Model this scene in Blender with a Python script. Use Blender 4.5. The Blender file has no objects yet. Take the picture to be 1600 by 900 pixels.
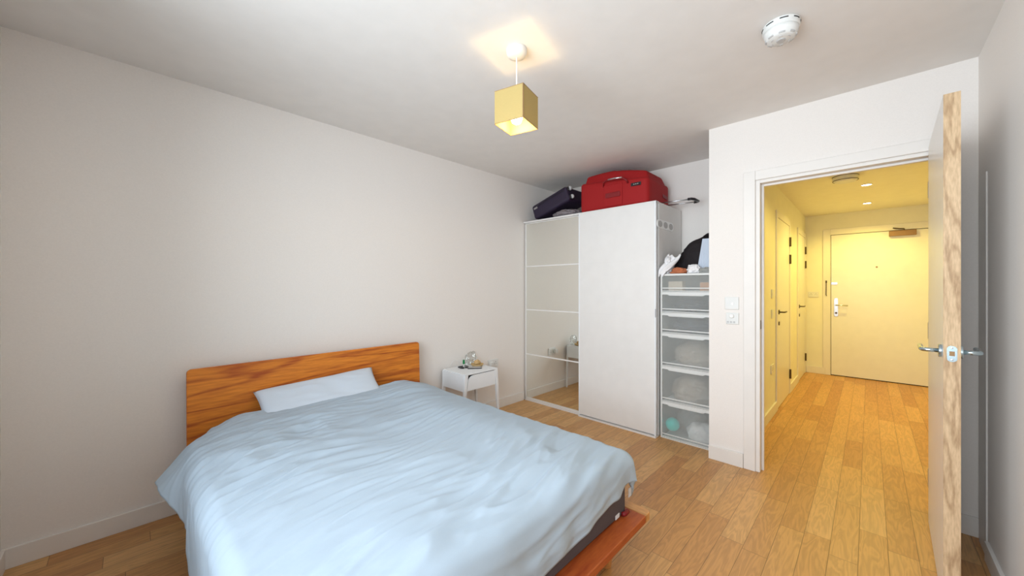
import bpy, bmesh, math, random
from mathutils import Vector, Matrix, noise, Euler
random.seed(7)
C = bpy.context.scene
COL = C.collection
PI = math.pi

# ---------------------------------------------------------------- camera, world, lights, exposure
CH = 1.29
cd = bpy.data.cameras.new('camera'); cam = bpy.data.objects.new('camera', cd); COL.objects.link(cam)
cd.sensor_width = 36; cd.lens = 36 * 577 / 1600; cd.clip_start = 0.02; cd.clip_end = 60
cd.shift_y = -2 / 1600
cam.location = (0, 0, CH); cam.rotation_euler = (PI / 2, 0, math.radians(44.05 - 90))
C.camera = cam

w = bpy.data.worlds.new('daylight'); C.world = w; w.use_nodes = True
bg = w.node_tree.nodes['Background']; bg.inputs[0].default_value = (.72, .88, 1, 1); bg.inputs[1].default_value = 1.6
C.view_settings.view_transform = 'Standard'; C.view_settings.look = 'None'
C.view_settings.exposure = -0.16; C.view_settings.gamma = 1; C.view_settings.use_curve_mapping = False

def area(name, loc, rot, sx, sy, energy, col, spread=PI):
    l = bpy.data.lights.new(name, 'AREA'); l.shape = 'RECTANGLE'; l.size = sx; l.size_y = sy
    l.energy = energy; l.color = col; l.spread = spread
    o = bpy.data.objects.new(name, l); COL.objects.link(o); o.location = loc; o.rotation_euler = rot; return o
def point(name, loc, energy, col, r=.03):
    l = bpy.data.lights.new(name, 'POINT'); l.energy = energy; l.color = col; l.shadow_soft_size = r
    o = bpy.data.objects.new(name, l); COL.objects.link(o); o.location = loc; return o

# daylight through the window in the left wall
area('window_daylight', (-0.62, .75, 1.55), (0, -PI / 2, 0), 1.6, 2.1, 74, (.86, .93, 1), 2.35)
LAMP_E = 14; HALL_E = 37
HALL_COL = (1, .80, .18)
LAMP_COL = (1, .70, .26)

# ---------------------------------------------------------------- materials
MAT = {}
def mat(name, col, rough=.5, metal=0, bump=None, **kw):
    m = bpy.data.materials.new(name); m.use_nodes = True
    nt = m.node_tree; b = nt.nodes['Principled BSDF']
    b.inputs['Base Color'].default_value = (*col, 1); b.inputs['Roughness'].default_value = rough
    b.inputs['Metallic'].default_value = metal
    for k, v in kw.items(): b.inputs[k.replace('_', ' ')].default_value = v
    # slight procedural tone variation and fine grain
    tc = nt.nodes.new('ShaderNodeTexCoord'); nz = nt.nodes.new('ShaderNodeTexNoise')
    nz.inputs['Scale'].default_value = bump[0] if bump else 9; nz.inputs['Detail'].default_value = 5
    nt.links.new(tc.outputs['Object'], nz.inputs['Vector'])
    mp = nt.nodes.new('ShaderNodeMapRange'); mp.inputs['To Min'].default_value = .95; mp.inputs['To Max'].default_value = 1.04
    nt.links.new(nz.outputs[0], mp.inputs['Value'])
    mx = nt.nodes.new('ShaderNodeVectorMath'); mx.operation = 'SCALE'; mx.inputs[0].default_value = col
    nt.links.new(mp.outputs[0], mx.inputs['Scale']); nt.links.new(mx.outputs[0], b.inputs['Base Color'])
    if bump:
        bp = nt.nodes.new('ShaderNodeBump'); bp.inputs['Strength'].default_value = bump[1]; bp.inputs['Distance'].default_value = bump[2]
        nt.links.new(nz.outputs[0], bp.inputs['Height']); nt.links.new(bp.outputs[0], b.inputs['Normal'])
    MAT[name] = m; return m

WALLC = (.87, .81, .758)
mat('wall_paint', WALLC, .8, bump=(160, .05, .001))
mat('ceiling_paint', (.84, .795, .75), .85)
mat('hall_paint', (.88, .84, .72), .8)
mat('trim_paint', (.84, .79, .74), .45)
mat('white_gloss', (.84, .81, .78), .3)
mat('white_board', (.82, .79, .76), .42)
mat('white_metal', (.86, .87, .88), .4)
mat('white_plastic', (.77, .76, .73), .4)
mat('bright_white', (.96, .96, .95), .4)
mat('grey_plastic', (.52, .51, .50), .5)
mat('dark_gap', (.02, .02, .02), .7)
mat('chrome', (.50, .62, .68), .22, 1)
mat('steel', (.6, .6, .62), .3, 1)
mat('brass_brown', (.30, .17, .07), .4, .3)
mat('hinge_dark', (.10, .07, .04), .4, .6)
mat('duvet_cotton', (.42, .50, .58), .9, bump=(420, .12, .0008))
mat('pillow_cotton', (.62, .68, .76), .9, bump=(420, .12, .0008))
mat('mattress_grey', (.10, .08, .085), .95, bump=(500, .5, .002))
mat('label_white', (.75, .75, .75), .7)
mat('red_fabric', (.35, .002, .003), .75, bump=(700, .25, .001))
mat('red_trim', (.22, .005, .008), .5)
mat('navy_fabric', (.022, .012, .035), .6, bump=(700, .25, .001))
mat('black_plastic', (.015, .012, .015), .35)
mat('black_fabric', (.006, .002, .004), .75, bump=(60, .4, .01))
mat('grey_plastic_bag', (.24, .21, .22), .3, bump=(50, .8, .01))
mat('white_cloth', (.88, .85, .85), .9, bump=(200, .2, .002))
mat('orange_cloth', (.50, .16, .07), .9, bump=(90, .5, .004))
mat('grey_cloth', (.36, .36, .34), .9, bump=(120, .4, .003))
mat('paleblue_board', (.60, .66, .76), .5)
mat('green_plastic', (.01, .22, .06), .4)
mat('straw', (.62, .42, .19), .8, bump=(150, .5, .003))
mat('teal_plastic', (.0, .75, .68), .4)
mat('beige_box', (.70, .55, .42), .7)
mat('orange_box', (.80, .36, .16), .7)
mat('dark_clothes', (.07, .08, .10), .9)
mat('beige_clothes', (.42, .34, .28), .9)
mat('bulb_holder', (.85, .85, .83), .4)

def emis(name, col, s):
    m = bpy.data.materials.new(name); m.use_nodes = True; nt = m.node_tree
    b = nt.nodes['Principled BSDF']; b.inputs['Emission Color'].default_value = (*col, 1); b.inputs['Emission Strength'].default_value = s
    MAT[name] = m
emis('bulb_glow', (1, .86, .6), 14)
emis('spot_glow', (1, .92, .7), 14)

def mirror():
    m = bpy.data.materials.new('mirror_glass'); m.use_nodes = True; nt = m.node_tree
    b = nt.nodes['Principled BSDF']; b.inputs['Metallic'].default_value = 1; b.inputs['Roughness'].default_value = .015
    b.inputs['Base Color'].default_value = (.86, .87, .83, 1); MAT['mirror_glass'] = m
mirror()

def glass_thin(name, col, fac=.12):
    m = bpy.data.materials.new(name); m.use_nodes = True; nt = m.node_tree; nt.nodes.clear()
    o = nt.nodes.new('ShaderNodeOutputMaterial'); t = nt.nodes.new('ShaderNodeBsdfTransparent'); g = nt.nodes.new('ShaderNodeBsdfGlossy')
    t.inputs[0].default_value = (*col, 1); g.inputs['Roughness'].default_value = .08
    x = nt.nodes.new('ShaderNodeMixShader'); x.inputs[0].default_value = fac
    nt.links.new(t.outputs[0], x.inputs[1]); nt.links.new(g.outputs[0], x.inputs[2]); nt.links.new(x.outputs[0], o.inputs[0]); MAT[name] = m
glass_thin('window_glass', (.97, .99, 1), .06)
glass_thin('clear_plastic', (.93, .94, .93), .22)

def frosted(name, tint, diff, tr=.5):
    m = bpy.data.materials.new(name); m.use_nodes = True; nt = m.node_tree; nt.nodes.clear()
    o = nt.nodes.new('ShaderNodeOutputMaterial'); L = nt.links.new
    r = nt.nodes.new('ShaderNodeBsdfRefraction'); r.inputs['Roughness'].default_value = .22; r.inputs['IOR'].default_value = 1.12; r.inputs['Color'].default_value = (*tint, 1)
    dd = nt.nodes.new('ShaderNodeBsdfDiffuse'); dd.inputs[0].default_value = (*diff, 1)
    tl_ = nt.nodes.new('ShaderNodeBsdfTranslucent'); tl_.inputs[0].default_value = (*diff, 1)
    d = nt.nodes.new('ShaderNodeMixShader'); d.inputs[0].default_value = .4; L(dd.outputs[0], d.inputs[1]); L(tl_.outputs[0], d.inputs[2])
    t = nt.nodes.new('ShaderNodeBsdfTransparent'); t.inputs[0].default_value = (*tint, 1)
    x0 = nt.nodes.new('ShaderNodeMixShader'); x0.inputs[0].default_value = .65
    L(r.outputs[0], x0.inputs[1]); L(t.outputs[0], x0.inputs[2])
    x = nt.nodes.new('ShaderNodeMixShader'); x.inputs[0].default_value = tr
    L(x0.outputs[0], x.inputs[1]); L(d.outputs[0], x.inputs[2]); L(x.outputs[0], o.inputs[0]); MAT[name] = m
frosted('frosted_plastic', (.95, .97, .97), (.95, .95, .92), .25)

def shade_mat():
    m = bpy.data.materials.new('shade_fabric'); m.use_nodes = True; nt = m.node_tree; nt.nodes.clear(); L = nt.links.new
    o = nt.nodes.new('ShaderNodeOutputMaterial')
    tc = nt.nodes.new('ShaderNodeTexCoord'); wv = nt.nodes.new('ShaderNodeTexNoise'); mp = nt.nodes.new('ShaderNodeMapping')
    mp.inputs['Scale'].default_value = (60, 60, 900); L(tc.outputs['Object'], mp.inputs[0]); L(mp.outputs[0], wv.inputs[0]); wv.inputs['Scale'].default_value = 1
    mr = nt.nodes.new('ShaderNodeMapRange'); mr.inputs['To Min'].default_value = .92; mr.inputs['To Max'].default_value = 1.05; L(wv.outputs[0], mr.inputs[0])
    c = nt.nodes.new('ShaderNodeVectorMath'); c.operation = 'SCALE'; c.inputs[0].default_value = (.50, .37, .15); L(mr.outputs[0], c.inputs['Scale'])
    d = nt.nodes.new('ShaderNodeBsdfDiffuse'); t = nt.nodes.new('ShaderNodeBsdfTranslucent')
    L(c.outputs[0], d.inputs[0]); L(c.outputs[0], t.inputs[0])
    x = nt.nodes.new('ShaderNodeMixShader'); x.inputs[0].default_value = .07
    L(d.outputs[0], x.inputs[1]); L(t.outputs[0], x.inputs[2]); L(x.outputs[0], o.inputs[0]); MAT['shade_fabric'] = m
shade_mat()

def math_n(nt, op, a, b=None, c=None):
    n = nt.nodes.new('ShaderNodeMath'); n.operation = op
    for i, v in enumerate((a, b, c)):
        if v is None: continue
        if isinstance(v, (int, float)): n.inputs[i].default_value = v
        else: nt.links.new(v, n.inputs[i])
    return n.outputs[0]
def floor_mat():
    m = bpy.data.materials.new('oak_floor'); m.use_nodes = True; nt = m.node_tree; L = nt.links.new
    b = nt.nodes['Principled BSDF']
    tc = nt.nodes.new('ShaderNodeTexCoord'); sp = nt.nodes.new('ShaderNodeSeparateXYZ'); L(tc.outputs['Object'], sp.inputs[0])
    W, PL = .1035, .62
    v = math_n(nt, 'DIVIDE', math_n(nt, 'ADD', sp.outputs['Y'], 10 - .826 + 10 * 0), W)
    row = math_n(nt, 'FLOOR', v)
    wn = nt.nodes.new('ShaderNodeTexWhiteNoise'); wn.noise_dimensions = '1D'; L(row, wn.inputs['W'])
    u = math_n(nt, 'DIVIDE', math_n(nt, 'ADD', math_n(nt, 'ADD', sp.outputs['X'], 20), math_n(nt, 'MULTIPLY', wn.outputs[0], 7.3)), PL)
    ui = math_n(nt, 'FLOOR', u)
    cb = nt.nodes.new('ShaderNodeCombineXYZ'); L(row, cb.inputs[0]); L(ui, cb.inputs[1])
    w2 = nt.nodes.new('ShaderNodeTexWhiteNoise'); w2.noise_dimensions = '3D'; L(cb.outputs[0], w2.inputs['Vector'])
    # gaps
    fv = math_n(nt, 'FRACT', v); fu = math_n(nt, 'FRACT', u)
    ev = math_n(nt, 'MINIMUM', fv, math_n(nt, 'SUBTRACT', 1, fv)); eu = math_n(nt, 'MINIMUM', fu, math_n(nt, 'SUBTRACT', 1, fu))
    gap = math_n(nt, 'MINIMUM', math_n(nt, 'MULTIPLY', ev, W), math_n(nt, 'MULTIPLY', eu, PL))
    gm = nt.nodes.new('ShaderNodeMapRange'); gm.interpolation_type = 'SMOOTHSTEP'; L(gap, gm.inputs[0]); gm.inputs['From Min'].default_value = 0; gm.inputs['From Max'].default_value = .0022
    # grain
    off = nt.nodes.new('ShaderNodeVectorMath'); off.operation = 'MULTIPLY_ADD'
    L(w2.outputs['Color'], off.inputs[0]); off.inputs[1].default_value = (17, 13, 5); L(tc.outputs['Object'], off.inputs[2])
    mp = nt.nodes.new('ShaderNodeMapping'); mp.inputs['Scale'].default_value = (1.6, 11, 1); L(off.outputs[0], mp.inputs[0])
    n1 = nt.nodes.new('ShaderNodeTexNoise'); n1.inputs['Scale'].default_value = 1.6; n1.inputs['Detail'].default_value = 3; n1.inputs['Distortion'].default_value = .6; L(mp.outputs[0], n1.inputs[0])
    rings = math_n(nt, 'SINE', math_n(nt, 'MULTIPLY', n1.outputs[0], 46))
    rg = nt.nodes.new('ShaderNodeMapRange'); L(rings, rg.inputs[0]); rg.inputs['From Min'].default_value = -1; rg.inputs['To Min'].default_value = .85; rg.inputs['To Max'].default_value = 1.03
    mp2 = nt.nodes.new('ShaderNodeMapping'); mp2.inputs['Scale'].default_value = (5, 160, 1); L(off.outputs[0], mp2.inputs[0])
    n2 = nt.nodes.new('ShaderNodeTexNoise'); n2.inputs['Scale'].default_value = 1; n2.inputs['Detail'].default_value = 4; L(mp2.outputs[0], n2.inputs[0])
    g2 = nt.nodes.new('ShaderNodeMapRange'); L(n2.outputs[0], g2.inputs[0]); g2.inputs['To Min'].default_value = .84; g2.inputs['To Max'].default_value = 1.14
    ramp = nt.nodes.new('ShaderNodeValToRGB'); e = ramp.color_ramp.elements
    e[0].position = 0; e[0].color = (.53, .25, .085, 1); e[1].position = 1; e[1].color = (.69, .385, .150, 1)
    q = ramp.color_ramp.elements.new(.5); q.color = (.62, .325, .115, 1)
    L(w2.outputs[0], ramp.inputs[0])
    s = math_n(nt, 'MULTIPLY', math_n(nt, 'MULTIPLY', rg.outputs[0], g2.outputs[0]), math_n(nt, 'MULTIPLY_ADD', gm.outputs[0], .62, .38))
    vm = nt.nodes.new('ShaderNodeVectorMath'); vm.operation = 'SCALE'; L(ramp.outputs[0], vm.inputs[0]); L(s, vm.inputs['Scale'])
    L(vm.outputs[0], b.inputs['Base Color']); b.inputs['Roughness'].default_value = .42
    bp = nt.nodes.new('ShaderNodeBump'); bp.inputs['Strength'].default_value = .35; bp.inputs['Distance'].default_value = .001
    L(gm.outputs[0], bp.inputs['Height']); L(bp.outputs[0], b.inputs['Normal'])
    MAT['oak_floor'] = m
floor_mat()

def wood(name, c0, c1, scale, freq=45, rough=.4):
    m = bpy.data.materials.new(name); m.use_nodes = True; nt = m.node_tree; L = nt.links.new; b = nt.nodes['Principled BSDF']
    tc = nt.nodes.new('ShaderNodeTexCoord'); mp = nt.nodes.new('ShaderNodeMapping'); mp.inputs['Scale'].default_value = scale; L(tc.outputs['Object'], mp.inputs[0])
    n1 = nt.nodes.new('ShaderNodeTexNoise'); n1.inputs['Scale'].default_value = 1; n1.inputs['Detail'].default_value = 2.5; n1.inputs['Distortion'].default_value = .4; L(mp.outputs[0], n1.inputs[0])
    r = math_n(nt, 'SINE', math_n(nt, 'MULTIPLY', n1.outputs[0], freq))
    mp2 = nt.nodes.new('ShaderNodeMapping'); mp2.inputs['Scale'].default_value = tuple(k * 14 for k in scale); L(tc.outputs['Object'], mp2.inputs[0])
    n2 = nt.nodes.new('ShaderNodeTexNoise'); n2.inputs['Scale'].default_value = 1; n2.inputs['Detail'].default_value = 4; L(mp2.outputs[0], n2.inputs[0])
    rl = math_n(nt, 'POWER', math_n(nt, 'MULTIPLY_ADD', r, .5, .5), 2.5)
    f = math_n(nt, 'ADD', math_n(nt, 'MULTIPLY_ADD', rl, -.42, .22), n2.outputs[0])
    ramp = nt.nodes.new('ShaderNodeValToRGB'); ramp.color_ramp.elements[0].color = (*c0, 1); ramp.color_ramp.elements[1].color = (*c1, 1)
    ramp.color_ramp.elements[0].position = .2; ramp.color_ramp.elements[1].position = .9
    L(f, ramp.inputs[0]); L(ramp.outputs[0], b.inputs['Base Color']); b.inputs['Roughness'].default_value = rough; MAT[name] = m
wood('headboard_oak', (.40, .075, .006), (.80, .26, .022), (.6, 4, 6.0), 52, .6)
wood('rail_oak_shaded', (.30, .045, .008), (.46, .10, .018), (1.5, 9, 9), 40, .5)  # redder, darker oak: shade on the foot rail is put into the colour
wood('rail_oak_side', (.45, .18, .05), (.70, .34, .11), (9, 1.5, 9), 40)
wood('door_edge_oak', (.40, .25, .13), (.70, .50, .30), (13, 13, 2.4), 34, .6)

# ---------------------------------------------------------------- helpers
def bx(bm, x0, x1, y0, y1, z0, z1, M=None):
    vs = [bm.verts.new((x, y, z)) for x in (x0, x1) for y in (y0, y1) for z in (z0, z1)]
    if M:
        for v in vs: v.co = M @ v.co
    F = [(0, 1, 3, 2), (4, 6, 7, 5), (0, 4, 5, 1), (2, 3, 7, 6), (0, 2, 6, 4), (1, 5, 7, 3)]
    fs = [bm.faces.new([vs[i] for i in f]) for f in F]
    return vs, fs
def nb(): return bmesh.new()
def finish(bm, name, m, parent=None, smooth=False, bevel=0, seg=2, origin=None, solid=0, sub=0):
    bmesh.ops.recalc_face_normals(bm, faces=bm.faces)
    if bevel:
        bmesh.ops.bevel(bm, geom=[e for e in bm.edges if e.is_manifold and e.calc_face_angle(0) > .5], offset=bevel, segments=seg, affect='EDGES', profile=.5, clamp_overlap=True)
    me = bpy.data.meshes.new(name)
    if parent is not None:
        bmesh.ops.translate(bm, verts=bm.verts, vec=-Vector(parent_loc(parent)))
    elif origin is not None:
        bmesh.ops.translate(bm, verts=bm.verts, vec=-Vector(origin))
    bm.to_mesh(me); bm.free()
    if smooth:
        me.polygons.foreach_set('use_smooth', [True] * len(me.polygons))
    o = bpy.data.objects.new(name, me); COL.objects.link(o)
    if isinstance(m, str): m = [m]
    for k in m: me.materials.append(MAT[k])
    if parent is not None: o.parent = parent
    elif origin is not None: o.location = origin
    if solid:
        s = o.modifiers.new('thick', 'SOLIDIFY'); s.thickness = solid; s.offset = 0
    if sub:
        s = o.modifiers.new('sub', 'SUBSURF'); s.levels = sub; s.render_levels = sub
    return o
def parent_loc(p):
    v = Vector(p.location)
    while p.parent: p = p.parent; v += Vector(p.location)
    return v
def box(name, m, x0, x1, y0, y1, z0, z1, parent=None, bevel=0, seg=2, M=None, origin=None, smooth=False):
    bm = nb(); bx(bm, x0, x1, y0, y1, z0, z1, M); return finish(bm, name, m, parent, bevel=bevel, seg=seg, origin=origin, smooth=smooth)
def thing(name, label, cat, loc, group=None):
    o = bpy.data.objects.new(name, None); o.empty_display_size = .1; COL.objects.link(o); o.location = loc
    o['label'] = label; o['category'] = cat
    if group: o['group'] = group
    return o
def tag(o, label, cat, group=None):
    o['label'] = label; o['category'] = cat
    if group: o['group'] = group
    return o
def struct(o, label=None):
    o['kind'] = 'structure'
    return o
def tube(bm, pts, r, n=10, cap=True, rs=None):
    rings = []
    pts = [Vector(p) for p in pts]
    prev = None
    for i, p in enumerate(pts):
        if i == 0: t = pts[1] - p
        elif i == len(pts) - 1: t = p - pts[i - 1]
        else: t = (pts[i + 1] - pts[i - 1])
        t.normalize()
        if prev is None:
            a = Vector((0, 0, 1)) if abs(t.z) < .9 else Vector((1, 0, 0))
            s = t.cross(a).normalized()
        else:
            s = (prev - t * prev.dot(t)).normalized()
        prev = s; q = t.cross(s); rr = rs[i] if rs else r
        rings.append([bm.verts.new(p + (s * math.cos(2 * PI * k / n) + q * math.sin(2 * PI * k / n)) * rr) for k in range(n)])
    for a, b in zip(rings, rings[1:]):
        for k in range(n): bm.faces.new((a[k], a[(k + 1) % n], b[(k + 1) % n], b[k]))
    if cap: bm.faces.new(rings[0][::-1]); bm.faces.new(rings[-1])
def lathe(bm, prof, n=32, M=None, cap=True):
    """prof: (r, z) list, spun about the z axis"""
    rings = []
    for r, z in prof:
        rings.append([bm.verts.new((r * math.cos(2 * PI * k / n), r * math.sin(2 * PI * k / n), z)) for k in range(n)])
    for a, b in zip(rings, rings[1:]):
        for k in range(n): bm.faces.new((a[k], a[(k + 1) % n], b[(k + 1) % n], b[k]))
    if cap: bm.faces.new(rings[0][::-1]); bm.faces.new(rings[-1])
    if M:
        for ring in rings:
            for v in ring: v.co = M @ v.co
def prism(bm, poly, axis, a, b):
    """poly of 2D points extruded along axis from a to b"""
    def P(p, t):
        if axis == 'x': return (t, p[0], p[1])
        if axis == 'y': return (p[0], t, p[1])
        return (p[0], p[1], t)
    A = [bm.verts.new(P(p, a)) for p in poly]; B = [bm.verts.new(P(p, b)) for p in poly]
    n = len(poly)
    for k in range(n): bm.faces.new((A[k], A[(k + 1) % n], B[(k + 1) % n], B[k]))
    bm.faces.new(A[::-1]); bm.faces.new(B)
def rrect(x0, x1, z0, z1, r, n=6):
    pts = []
    for cx, cz, a0 in ((x1 - r, z1 - r, 0), (x0 + r, z1 - r, 90), (x0 + r, z0 + r, 180), (x1 - r, z0 + r, 270)):
        for i in range(n + 1):
            a = math.radians(a0 + 90 * i / n); pts.append((cx + r * math.cos(a), cz + r * math.sin(a)))
    return pts
def sstep(a, b, x):
    t = max(0, min(1, (x - a) / (b - a))); return t * t * (3 - 2 * t)
def lerp(a, b, t): return a + (b - a) * t
def interp(tab, x):
    if x <= tab[0][0]: return tab[0][1]
    for (x0, y0), (x1, y1) in zip(tab, tab[1:]):
        if x <= x1: return y0 + (y1 - y0) * sstep(0, 1, (x - x0) / (x1 - x0))
    return tab[-1][1]

# ---------------------------------------------------------------- setting
H = 2.476; HH = 2.35
YA = 2.84; XB = -.41; YD = -.405; XC = 3.04; XR = 3.72; XE = 7.12; YH = .70; YHR = -.72
def sbox(name, m, *a, **k): return struct(box(name, m, *a, **k))
sbox('floor', 'oak_floor', XB - .1, XE + .1, YHR - .1, YA + .1, -.06, 0)
sbox('ceiling', 'ceiling_paint', XB - .1, XR + .1, YD - .1, YA + .1, H, H + .1)
sbox('ceiling', 'hall_paint', XC + .13, XE + .1, YHR - .1, YH + .0, HH, HH + .1)
sbox('wall_back', 'wall_paint', XB - .1, XR + .1, YA, YA + .1, 0, H)
# left wall with the window opening
WY0, WY1, WZ0, WZ1 = -.25, 1.75, .72, 2.36
bm = nb()
bx(bm, XB - .12, XB, YD - .1, WY0, 0, H); bx(bm, XB - .12, XB, WY1, YA, 0, H)
bx(bm, XB - .12, XB, WY0, WY1, 0, WZ0); bx(bm, XB - .12, XB, WY0, WY1, WZ1, H)
struct(finish(bm, 'wall_left', 'wall_paint'))
bm = nb()
for a, b in ((WY0, WY0 + .05), (WY1 - .05, WY1), (.72, .78)): bx(bm, XB - .10, XB - .04, a, b, WZ0, WZ1)
bx(bm, XB - .10, XB - .04, WY0, WY1, WZ0, WZ0 + .05); bx(bm, XB - .10, XB - .04, WY0, WY1, WZ1 - .05, WZ1)
wf = struct(finish(bm, 'window_1', 'white_gloss', origin=(XB - .07, .75, WZ0)))
box('window_pane', 'window_glass', XB - .073, XB - .067, WY0 + .05, WY1 - .05, WZ0 + .05, WZ1 - .05, parent=wf)
box('window_sill', 'white_gloss', XB - .04, XB + .02, WY0 - .03, WY1 + .03, WZ0 - .03, WZ0, parent=wf)
sbox('wall_front', 'wall_paint', XB - .1, XC, YD - .1, YD, 0, H)
# wall with the doorway, and its return beside the drawers
JL, JR, JZ = .565, -.245, 2.025
bm = nb()
bx(bm, XC, XC + .13, JL, .87, 0, H); bx(bm, XC, XC + .13, YD - .1, JR, 0, H); bx(bm, XC, XC + .13, JR, JL, JZ, H)
struct(finish(bm, 'wall_right', ['wall_paint']))
sbox('wall_partition', 'wall_paint', XC + .13, XR, YH + .005, .87, 0, H)
sbox('wall_recess', 'wall_paint', XR, XR + .1, .87, YA, 0, H)
# hall walls
sbox('wall_hall_left', 'hall_paint', XC + .13, XE, YH, YH + .005, 0, HH)
sbox('wall_hall_end', 'hall_paint', XE, XE + .1, YHR - .1, YH + .1, 0, HH)
sbox('wall_hall_right', 'hall_paint', XC + .13, XE, YHR - .1, YHR, 0, HH)
# a hall-side face of the doorway wall reaching down to the hall's right wall
sbox('wall_hall_near', 'hall_paint', XC + .03, XC + .13, YHR - .1, YD - .1, 0, HH)

# baseboards
def bboard(name, poly_run, m='trim_paint', h=.093, t=.015):
    """run: (x0,y0,x1,y1, nx, ny) board sits on the nx,ny side"""
    bm = nb()
    for (x0, y0, x1, y1, nx, ny) in poly_run:
        xa, xb = sorted((x0, x1 if x0 != x1 else x0 + nx * t)); ya, yb = sorted((y0, y1 if y0 != y1 else y0 + ny * t))
        bx(bm, xa, xb, ya, yb, 0, h)
    return struct(finish(bm, name, m, bevel=.0025))
bboard('baseboard_back', [(XB, YA, 3.12, YA, 0, -1)])
bboard('baseboard_left', [(XB, YD, XB, YA - .015, 1, 0)])
bboard('baseboard_front', [(XB + .015, YD, 2.80, YD, 0, 1)])
bboard('baseboard_right', [(XC, .645, XC, .87, -1, 0)], h=.10)
bboard('baseboard_right', [(XC, YD, XC, -.325, -1, 0)], h=.10)
bboard('baseboard_hall_left', [(XC + .13, YH, 4.66, YH, 0, -1), (5.60, YH, 6.25, YH, 0, -1)], h=.10)
bboard('baseboard_hall_end', [(XE, .46, XE, YH - .015, -1, 0)], h=.10)

# doorway trim: architrave + lining + stop
bm = nb()
aw = .072
bx(bm, XC - .014, XC, JL + .006, JL + .006 + aw, 0, JZ + aw); bx(bm, XC - .014, XC, JR - .006 - aw, JR - .006, 0, JZ + aw)
bx(bm, XC - .014, XC, JR - .006, JL + .006, JZ + .006, JZ + aw)
struct(finish(bm, 'trim_1', 'trim_paint', bevel=.004))
bm = nb()
bx(bm, XC - .002, XC + .14, JL - .02, JL + .004, 0, JZ + .004); bx(bm, XC - .002, XC + .14, JR - .004, JR, 0, JZ + .004)
bx(bm, XC - .002, XC + .14, JR, JL - .02, JZ - .016, JZ + .004)
bx(bm, XC + .05, XC + .075, JL - .034, JL - .02, 0, JZ - .016); bx(bm, XC + .05, XC + .075, JR, JL - .034, JZ - .030, JZ - .016)
lin = struct(finish(bm, 'trim_2', 'trim_paint', bevel=.002))
box('strike_plate', 'hinge_dark', XC + .008, XC + .028, JL - .022, JL - .0195, .995, 1.055, parent=lin)
# trim strip on the wall behind the open leaf
struct(box('trim_3', 'trim_paint', 2.83, 2.99, YD, YD + .006, 0, 1.84, bevel=.003))

# ---------------------------------------------------------------- bedroom door leaf
HX, HY = 3.03, -.232
ang = math.atan2(-.2105 + .232, 2.235 - HX)        # direction from hinge to the free edge
leafT = thing('bedroom_door', 'white painted door standing open into the bedroom, bare oak lock edge facing the camera', 'door', (HX, HY, 0))
LW = math.hypot(2.235 - HX, -.2105 + .232); TH = .0445
RM = Matrix.Translation((HX, HY, 0)) @ Matrix.Rotation(ang, 4, 'Z')       # local +x hinge->edge, local +y : points to -Y world side
def lbox(name, m, x0, x1, y0, y1, z0, z1, parent=leafT, bevel=0, seg=2): return box(name, m, x0, x1, y0, y1, z0, z1, parent, bevel=bevel, seg=seg, M=RM)
LZ = 2.049
lbox('door_panel', 'white_gloss', 0, LW - .004, 0, TH, .008, LZ)
lbox('edge_lipping', 'door_edge_oak', LW - .004, LW, 0, TH, .008, LZ)
bm = nb(); prism(bm, [(p[0], p[1]) for p in rrect(TH / 2 - .0132, TH / 2 + .0132, 1.027 - .031, 1.027 + .031, .012)], 'x', LW, LW + .0018)
for v in bm.verts: v.co = RM @ v.co
lp = finish(bm, 'latch_plate', 'chrome', leafT)
bm = nb(); bx(bm, LW + .0015, LW + .0024, TH / 2 - .007, TH / 2 + .007, 1.019, 1.037, RM); finish(bm, 'latch_bolt', 'brass_brown', leafT)
for dz in (-.023, .023):
    bm = nb(); lathe(bm, [(.0032, 0), (.0032, .0008), (.001, .0012)], 12, RM @ Matrix.Translation((LW + .0016, TH / 2, 1.027 + dz)) @ Matrix.Rotation(PI / 2, 4, 'Y')); finish(bm, 'screw', 'steel', leafT)
def lever(sgn):
    y0 = 0 if sgn < 0 else TH
    bm = nb(); X = LW - .062
    lathe(bm, [(.024, 0), (.026, .002), (.026, .008), (.024, .010)], 28, RM @ Matrix.Translation((X, y0, 1.03)) @ Matrix.Rotation(PI / 2 * (1 if sgn < 0 else -1), 4, 'X'))
    r = finish(bm, 'handle_rose', 'chrome', leafT, smooth=False, bevel=0)
    bm = nb(); yy = y0 + sgn * .055
    tube(bm, [RM @ Vector(p) for p in ((X, y0 + sgn * .008, 1.03), (X, y0 + sgn * .040, 1.03), (X - .004, y0 + sgn * .050, 1.03), (X - .016, yy, 1.03), (X - .05, yy, 1.03), (X - .115, yy, 1.033))], .0085, 14)
    h = finish(bm, 'lever_handle', 'chrome', leafT, smooth=True)
lever(-1); lever(1)
for z in (.25, 1.05, 1.82):
    bm = nb(); tube(bm, [(HX + .006, HY - .004, z - .045), (HX + .006, HY - .004, z + .045)], .006, 10); finish(bm, 'hinge', 'steel', leafT)

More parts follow.
